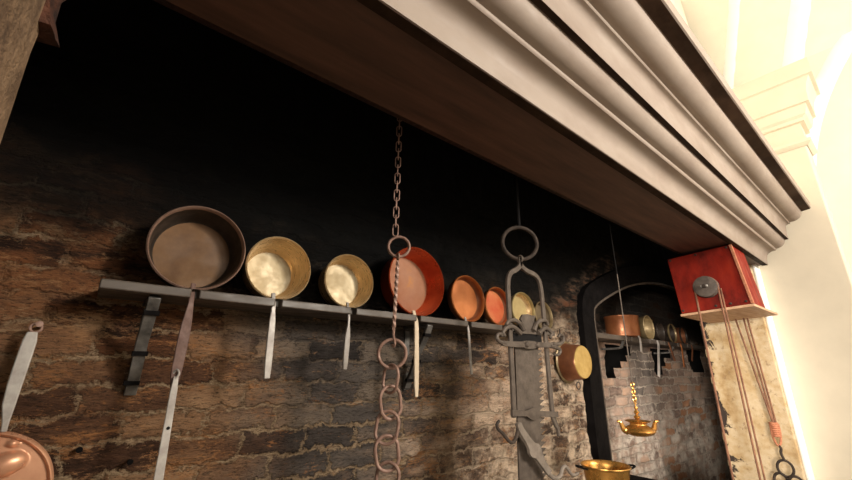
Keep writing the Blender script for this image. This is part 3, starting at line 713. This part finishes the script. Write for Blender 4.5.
for ps in ([(1.516, 1.725), (1.489, 1.752), (1.45, 1.765), (1.411, 1.758), (1.389, 1.739)], [(1.490, 1.708), (1.45, 1.730), (1.416, 1.734), (1.381, 1.721), (1.366, 1.703), (1.378, 1.691)],
           [(1.590, 1.728), (1.619, 1.765), (1.662, 1.781), (1.695, 1.781), (1.709, 1.763)], [(1.625, 1.718), (1.682, 1.746), (1.714, 1.739), (1.732, 1.721), (1.717, 1.701)]):
    bm = bmesh.new(); curl(bm, ps, .0115, .0075); finish('scroll_hook', bm, M['iron_grey'], th)
bm = bmesh.new()
cl = [(1.356, 1.660), (1.409, 1.658), (1.465, 1.659), (1.500, 1.661), (1.515, 1.661), (1.545, 1.661), (1.575, 1.662), (1.60, 1.663), (1.67, 1.666), (1.737, 1.669)]
strip(bm, [(x, TY - .016, zz) for x, zz in cl], [.020, .024, .025, .026, .034, .036, .034, .026, .024, .022], .012, (0, 0, 1))
curl(bm, [(1.376, 1.661), (1.343, 1.664), (1.325, 1.679), (1.332, 1.694), (1.352, 1.698), (1.361, 1.688)], .010, .006)
curl(bm, [(1.73, 1.672), (1.789, 1.676), (1.828, 1.692), (1.832, 1.715), (1.806, 1.721), (1.787, 1.71)], .0105, .006)
curl(bm, [(1.711, 1.664), (1.761, 1.658), (1.794, 1.647), (1.782, 1.628), (1.751, 1.622), (1.735, 1.631)], .0105, .006)
clasp = finish('clasp_bar', bm, M['iron_grey'], th, bevel=0.002)
for xx in (1.520, 1.600):
    bm = bmesh.new(); lathe(bm, [(0, -.008), (.010, -.006), (.014, 0), (.014, .006), (0, .006)], 14, 'y', (xx, TY - .026, 1.662)); finish('rivet', bm, M['iron_grey'], clasp)
bm = bmesh.new(); prism_xz(bm, [(1.405, 1.392), (1.500, 1.386), (1.522, 1.390), (1.548, 1.394), (1.574, 1.388), (1.598, 1.380), (1.735, 1.368), (1.735, 1.345), (1.598, 1.355), (1.572, 1.346), (1.546, 1.344), (1.520, 1.352), (1.500, 1.363), (1.405, 1.369)], TY - .014, TY - .002)
finish('cross_plate', bm, M['iron_grey'], th)
bm = bmesh.new(); prism_xz(bm, [(1.401, 1.34), (1.412, 1.348), (1.425, 1.346), (1.442, 1.322), (1.485, 1.281), (1.510, 1.262), (1.532, 1.258), (1.548, 1.244), (1.552, 1.228), (1.571, 1.190), (1.612, 1.146), (1.585, 1.134), (1.535, 1.182), (1.508, 1.206), (1.484, 1.212), (1.470, 1.226), (1.468, 1.242), (1.45, 1.270), (1.408, 1.318)], TY - .040, TY - .026)
lever = finish('lever', bm, M['iron_lit'], th)
bm = bmesh.new(); curl(bm, [(1.595, 1.142), (1.619, 1.123), (1.654, 1.112), (1.686, 1.118), (1.701, 1.139), (1.722, 1.148), (1.744, 1.137), (1.764, 1.117), (1.795, 1.105), (1.825, 1.108)], .010, .007, -.030); finish('lever_hook', bm, M['iron_lit'], lever)
bm = bmesh.new(); curl(bm, [(1.414, 1.335), (1.409, 1.309), (1.39, 1.284), (1.368, 1.276), (1.341, 1.292), (1.319, 1.312), (1.293, 1.329), (1.285, 1.347), (1.300, 1.360)], .008, .006, -.030); finish('lever_tail', bm, M['iron_dim'], lever)

# ------------------------------------------------------------------ small pan hung face to the wall
wp = thing('saucepan', 'brown copper pan hung face to the brick with golden round base showing', 'pan', (2.52, 1.6, 1.62))
bm = bmesh.new()
lathe(bm, [(0, .004), (.085, .002), (.104, .003), (.108, .008), (.112, .020), (.120, .095), (.128, .118), (.140, .124), (.140, .130), (.126, .131), (.114, .09), (.106, .02), (0, .012)], 56, 'y', (2.590, 1.462, 1.608), mats=[0, 0, 0, 1, 1, 1, 2, 2, 2, 1, 1, 1])
finish('pan_body', bm, [M['gold_disc'], M['copper_brown'], M['brass_dim']], wp, angle=30)
bm = bmesh.new(); strip(bm, [(2.535, 1.585, 1.745), (2.525, 1.583, 1.785), (2.52, 1.583, 1.83)], [.018, .016, .012], .006); finish('handle', bm, M['iron_dim'], wp, bevel=0.002)
bm = bmesh.new(); tube(bm, circle_pts((2.675, 1.572, 1.452), .024, (1, 0, 0), (0, 0, 1), 20), .0045, 8, True); finish('ring', bm, M['iron_grey'], wp)

# ------------------------------------------------------------------ brass jam pan on a black iron range
BX, BY, BZ = 2.030, 1.095, 1.118
jp = thing('jam_pan', 'open yellow brass pan with two dark loop handles at the bottom edge', 'pan', (BX, BY, 1.002))
bm = bmesh.new()
lathe(bm, [(0, 1.003), (.075, 1.004), (.088, 1.012), (.098, 1.06), (.104, BZ - .012), (.108, BZ - .003), (.113, BZ), (.112, BZ + .004), (.106, BZ + .001), (.100, BZ - .015), (.094, 1.06), (.085, 1.017), (.07, 1.009), (0, 1.008)], 64, 'z', (BX, BY, 0))
finish('pan_body', bm, M['brass'], jp, angle=50)
for s in (-1, 1):
    bm = bmesh.new(); d = Vector((.83, -.56, 0)) * s; p = Vector((-d.y, d.x, 0)); c = Vector((BX, BY, BZ - .010))
    tube(bm, smooth_path([c + d * .104 + p * .026, c + d * .122 + p * .025 + Vector((0, 0, .004)), c + d * .142 + p * .012 + Vector((0, 0, .008)), c + d * .142 - p * .012 + Vector((0, 0, .008)), c + d * .122 - p * .025 + Vector((0, 0, .004)), c + d * .104 - p * .026], 6), .0045, 8)
    finish('handle', bm, M['iron_black'], jp)
rg = thing('iron_range', 'black iron range top at the bottom edge, carrying the two-handled brass pan', 'range', (2.2, 1.0, 0))
bm = bmesh.new(); box(bm, 1.92, 2.49, 0.62, 1.24, 0.975, 1.0); finish('top_plate', bm, M['iron_black'], rg, bevel=0.004)
bm = bmesh.new(); box(bm, 1.95, 2.46, 0.65, 1.21, 0.06, 0.975); finish('body', bm, M['iron_black'], rg, bevel=0.006)
for xx in (1.97, 2.39):
    for yy in (.67, 1.14):
        bm = bmesh.new(); box(bm, xx, xx + .05, yy, yy + .05, 0, .06); finish('foot', bm, M['iron_black'], rg)

# ------------------------------------------------------------------ hanging brass lamp
LX, LY, LZ = 2.405, 1.08, 1.240
lp = thing('oil_lamp', 'small brass two-spouted oil lamp hanging on a thin rod in front of the niche', 'lamp', (LX, LY, LZ))
S = 0.56
def sc(prof): return [(r * S, h * S) for r, h in prof]
bm = bmesh.new()
lathe(bm, sc([(0, -.042), (.07, -.040), (.125, -.022), (.148, .004), (.140, .022), (.105, .042), (.075, .058), (.072, .070), (.085, .080), (.112, .088), (.118, .094), (.105, .098), (.05, .102), (.02, .108), (0, .110)]), 56, 'z', (LX, LY, LZ))
finish('lamp_body', bm, M['brass'], lp, angle=40)
sd = Vector((.83, -.56, 0)).normalized()
for s in (-1, 1):
    bm = bmesh.new(); c = Vector((LX, LY, LZ))
    tube(bm, smooth_path([c + sd * s * .066, c + sd * s * .085 + Vector((0, 0, .008)), c + sd * s * .094 + Vector((0, 0, .030)), c + sd * s * .102 + Vector((0, 0, .046)), c + sd * s * .118 + Vector((0, 0, .050))], 5), [.018 - .0006 * k for k in range(21)], 10)
    finish('spout', bm, M['brass'], lp)
bm = bmesh.new()
lathe(bm, sc([(.008, .105), (.024, .115), (.030, .130), (.018, .142), (.010, .150), (.020, .160), (.026, .172), (.016, .186), (.009, .196), (.018, .206), (.018, .216), (.007, .226), (.007, .25)]), 24, 'z', (LX, LY, LZ))
tube(bm, circle_pts((LX, LY, LZ + .147), .010, (1, 0, 0), (0, 0, 1), 16), .003, 8, True)
finish('finial_hanger', bm, M['brass'], lp, angle=50)
for k in range(5):
    bm = bmesh.new(); u = (1, 0, 0) if k % 2 else (0, 1, 0)
    tube(bm, circle_pts((LX, LY, LZ + .164 + .019 * k), .014, u, (0, 0, 1), 14, .008), .0032, 8, True); finish('chain_link', bm, M['brass'], lp)
bm = bmesh.new(); tube(bm, [(LX, LY, LZ + .25), (LX + .008, LY, 2.12)], .0034, 8); finish('hanging_rod', bm, M['iron_grey'], lp)
bm = bmesh.new(); tube(bm, [(LX + .008, LY, 2.12), (LX + .012, 1.085, 2.455)], .003, 8); finish('upper_rod', bm, M['soot'], lp)  # same rod, painted black where it is lost in the dark

# ------------------------------------------------------------------ niche shelf and its vessels
ns_ = thing('niche_shelf', 'dark narrow shelf under the arch with an oval copper pot on it', 'shelf', (4.4, 1.8, 1.82))
NN = [3.72, 4.10, 4.45, 4.80, 5.08]
shelf_board(3.02, 5.66, 1.62, 1.85, 1.806, 1.846, NN, ns_, .012, .03)
for xx in (3.60, 4.72):
    bm = bmesh.new(); strip(bm, smooth_path([(xx, 1.64, 1.804), (xx, 1.645, 1.785), (xx, 1.66, 1.765), (xx, 1.69, 1.745), (xx, 1.84, 1.74)], 5), .03, .016); finish('bracket', bm, M['iron_bracket'], ns_)
cp = thing('copper_pot', 'round orange-brown copper pot on the dark shelf under the arch', 'pot', (3.745, 1.70, 1.847))
bm = bmesh.new(); lathe(bm, [(0, .004), (.130, .002), (.141, .008), (.143, .05), (.143, .165), (.148, .172), (.149, .184), (.144, .188), (.138, .18), (.137, .03), (0, .014)], 72, 'z', (3.745, 1.70, 1.847))
finish('pot_body', bm, M['copper_pot'], cp, angle=40)
bm = bmesh.new(); strip(bm, [(3.74, 1.568, 1.86), (3.735, 1.553, 1.83), (3.73, 1.551, 1.79), (3.715, 1.551, 1.715)], [.02, .02, .024, .022], .008); finish('handle', bm, M['steel_pale'], cp)
def niche_pan(cx, r, mats, label, hx, hz, hm, hw=.024):
    t = thing('saucepan', label, 'pan', (cx, 1.68, 1.85), 'pans on the shelf under the arch')
    bm, mm = pan_body((cx, 1.68, 1.853 + r), r, r * .86, .08, mats); finish('pan_body', bm, mm, t, angle=40)
    bm = bmesh.new(); strip(bm, [(cx, 1.672, 1.856), (cx - .005, 1.62, 1.84), (cx - .01, 1.612, 1.80), (hx, 1.612, hz)], [hw * .7, hw * .7, hw * .8, hw], .008); finish('handle', bm, hm, t)
niche_pan(4.28, 0.118, [M['brass_dim'], M['brass_dim'], M['brass_dim']], 'dim brass pan beside the oval copper pot on the niche shelf, with long pale handle', 4.155, 1.505, M['steel_pale'], .036)
niche_pan(4.56, 0.095, [M['copper_brown'], M['pan_dark'], M['pan_dark']], 'dark brown pan in shadow on the niche shelf with slanting orange handle', 4.62, 1.66, M['copper_brown'])
niche_pan(4.88, 0.10, [M['brass_dim'], M['pan_dark'], M['brass_dim']], 'shadowy brass pan on the niche shelf, second pan from the plaster pier', 4.84, 1.60, M['copper_orange'])
niche_pan(5.20, 0.095, [M['copper_brown'], M['copper_brown'], M['pan_dark']], 'small shadowy copper pan at the far end of the niche shelf by plaster', 5.10, 1.67, M['copper_brown'])

# ------------------------------------------------------------------ red gear box under the hood
jb = thing('gear_box', 'worn red painted wooden box with pulley, under the right end of the hood', 'box', (3.66, 0.9, 2.01))
bm = bmesh.new(); box(bm, 3.45, 3.79, 0.70, 1.125, 2.012, 2.443)
BOXC = {(0, 0): (0.652, 2.004), (0, 1): (0.699, 2.443), (1, 0): (1.100, 1.974), (1, 1): (1.132, 2.415)}
for v in bm.verts:
    v.co.y, v.co.z = BOXC[(int(v.co.y > .9), int(v.co.z > 2.2))]
case = finish('case', bm, M['red'], jb, bevel=0.006)
bm = bmesh.new(); box(bm, 3.435, 4.12, 0.645, 1.105, 1.984, 2.002)
for v in bm.verts:
    if v.co.y > .9: v.co.z -= .030
finish('bottom_board', bm, M['raw_wood'], jb, bevel=0.003)
bm = bmesh.new(); box(bm, 3.444, 3.462, 0.694, 0.712, 2.012, 2.442)
for v in bm.verts:
    if v.co.z < 2.1: v.co.y -= 0.047; v.co.z -= 0.006
finish('corner_strip', bm, M['cord'], case, bevel=0.002)
for yy, zz in ((1.110, 2.400), (1.085, 1.998), (0.93, 2.412), (.98, 2.004), (.69, 2.024), (.87, 2.012), (.73, 2.425), (.78, 2.018)):
    bm = bmesh.new(); lathe(bm, [(0, -.006), (.007, -.004), (.009, 0), (.009, .004), (0, .004)], 10, 'x', (3.448, yy, zz)); finish('rivet', bm, M['iron_dim'], case)
PYC = (3.405, 0.895, 2.150)
bm = bmesh.new(); lathe(bm, [(0, -.028), (.060, -.028), (.076, -.024), (.078, -.016), (.068, -.004), (.068, .006), (.078, .018), (.078, .026), (0, .028)], 40, 'x', PYC); pl = finish('pulley', bm, M['grey_wood'], jb, angle=30)
bm = bmesh.new(); lathe(bm, [(0, -.05), (.011, -.05), (.014, -.046), (.014, .05), (0, .05)], 16, 'x', PYC); finish('axle', bm, M['iron_dim'], pl)
bm = bmesh.new(); box(bm, 3.362, 3.376, 0.872, 0.918, 2.144, 2.158); finish('axle_pin', bm, M['steel_pale'], pl, bevel=0.002)
# rope over the pulley
ro = thing('pulley_rope', 'brown rope looped over the pulley of the red box, hanging in front of plaster', 'rope', (3.40, .9, 2.15))
def wrap(r, x): return [(x, PYC[1] + r * math.cos(math.radians(a)), PYC[2] + r * math.sin(math.radians(a))) for a in range(0, 181, 12)]
bm = bmesh.new(); wv = wrap(.073, 3.404)
tube(bm, [(3.402, .828, .25)] + [(3.404, .8225, 2.0)] + wv[::-1][::-1][0:0] + [(x, 2 * PYC[1] - y, z) for x, y, z in wv][::1], .0062, 8); finish('strand', bm, M['rope'], ro)
bm = bmesh.new(); tube(bm, [(3.404, .968, 2.15), (3.402, .968, 1.6), (3.395, .972, .25)], .0068, 8); finish('strand', bm, M['rope'], ro)
bm = bmesh.new(); tube(bm, [(3.425, .812, 2.13), (3.425, .808, 1.4), (3.43, .808, .25)], .0055, 8); finish('strand', bm, M['rope'], ro)
# three-part cord with lashing, hook and chain
rc = thing('rope', 'three-strand reddish rope with bound end and iron hook hanging below the red box', 'rope', (4.05, .84, 2.0))
EY = [(4.03, .822, 1.20), (4.05, .822, 1.20), (4.065, .812, 1.20)]
for (a, b) in zip([(4.03, .905, 1.99), (4.03, .850, 1.99), (4.065, .832, 1.99)], EY):
    bm = bmesh.new(); tube(bm, [a, ((a[0] + b[0]) / 2, (a[1] + b[1]) / 2, 1.6), b], .0065, 8); finish('strand', bm, M['rope'], rc)
bm = bmesh.new()
for k in range(7):
    tube(bm, circle_pts((4.047, .824, 1.195 - .014 * k), .021, (1, 0, 0), (0, 1, 0), 16, .030), .008, 8, True)
finish('lashing', bm, M['cord'], rc)
bm = bmesh.new(); tube(bm, smooth_path([(4.025, .838, 1.20), (4.022, .842, 1.12), (4.035, .836, 1.065), (4.05, .826, 1.045), (4.065, .812, 1.065), (4.072, .803, 1.13), (4.070, .803, 1.19)], 5), .0075, 8); finish('cord_loop', bm, M['cord'], rc)
bm = bmesh.new(); tube(bm, smooth_path([(4.05, .836, 1.055), (4.05, .822, 1.042), (4.05, .816, 1.025), (4.05, .822, 1.0), (4.05, .820, .978), (4.05, .814, .958), (4.05, .820, .945)], 5), [.006 + .003 * math.sin(PI * k / 30) for k in range(31)], 8); finish('hook', bm, M['iron_dim'], rc)
hc = thing('weight_chain', 'dark iron chain of round links below the hook of the three-strand rope', 'chain', (4.05, .82, .85))
dv = Vector((.19, -.98, 0))
bm = bmesh.new(); tube(bm, circle_pts((4.05, .818, .897), .053, dv, (0, 0, 1), 24, .044), .0085, 8, True); finish('chain_link', bm, M['iron_dim'], hc)
for k in range(8):
    bm = bmesh.new(); s = -1 if k % 2 else 1
    tube(bm, circle_pts((4.05, .818 + .044 * s, .815 - .060 * (k // 2)), .046, dv, (.4 * s, 0, 1), 20, .036), .009, 8, True); finish('chain_link', bm, M['iron_dim'], hc)

# ------------------------------------------------------------------ light, world, camera
def area(name, loc, target, size, power, color):
    l = bpy.data.lights.new(name, 'AREA'); l.shape = 'RECTANGLE'; l.size, l.size_y = size; l.energy = power; l.color = color
    o = bpy.data.objects.new(name, l); COL.objects.link(o); o.location = loc
    o.rotation_euler = (Vector(target) - Vector(loc)).to_track_quat('-Z', 'Y').to_euler(); return o
area('window_light', (2.7, -3.2, 3.4), (1.4, 1.6, 1.5), (0.8, 0.8), 285, (1.0, 0.91, 0.79))
area('room_bounce', (-0.6, -2.6, 1.6), (3.6, 0.8, 2.0), (2.0, 1.6), 14, (1.0, 0.90, 0.77))
area('vault_fill', (1.6, -3.0, 3.0), (4.0, 0.6, 5.0), (1.5, 1.5), 130, (1.0, 0.94, 0.83))  # added fill that brightens the vault
sl = bpy.data.lights.new('niche_fill_spot', 'SPOT'); sl.energy = 2600; sl.color = (1.0, 0.90, 0.77); sl.spot_size = math.radians(20); sl.spot_blend = 1.0; sl.shadow_soft_size = 0.4  # added fill spot for the niche and plaster cheek, not a window
so = bpy.data.objects.new('niche_fill_spot', sl); COL.objects.link(so); so.location = (-3.0, -1.2, 1.8)
so.rotation_euler = (Vector((5.3, 1.85, 1.25)) - so.location).to_track_quat('-Z', 'Y').to_euler()
w_ = bpy.data.worlds.new('world'); scene.world = w_; w_.use_nodes = True
bg = w_.node_tree.nodes['Background']; bg.inputs[0].default_value = (1.0, 0.88, 0.72, 1); bg.inputs[1].default_value = 0.07

cam = bpy.data.cameras.new('camera'); co = bpy.data.objects.new('camera', cam); COL.objects.link(co)
R3 = Matrix(((0.77165938, 0.2071054, 0.60137272), (-0.63593878, 0.23469741, 0.73518637), (0.01112045, -0.94974969, 0.31281281)))
rows = [(r[0], -r[1], -r[2]) for r in R3]      # right, up, back axes of the camera
m4 = Matrix([(*rows[0], 0), (*rows[1], 0), (*rows[2], 1.55), (0, 0, 0, 1)])
co.matrix_world = m4
cam.sensor_width = 36; cam.lens = 392 / 852 * 36; cam.clip_start = 0.02
scene.camera = co
scene.view_settings.view_transform = 'Standard'
scene.view_settings.look = 'None'
scene.view_settings.exposure = 0.0
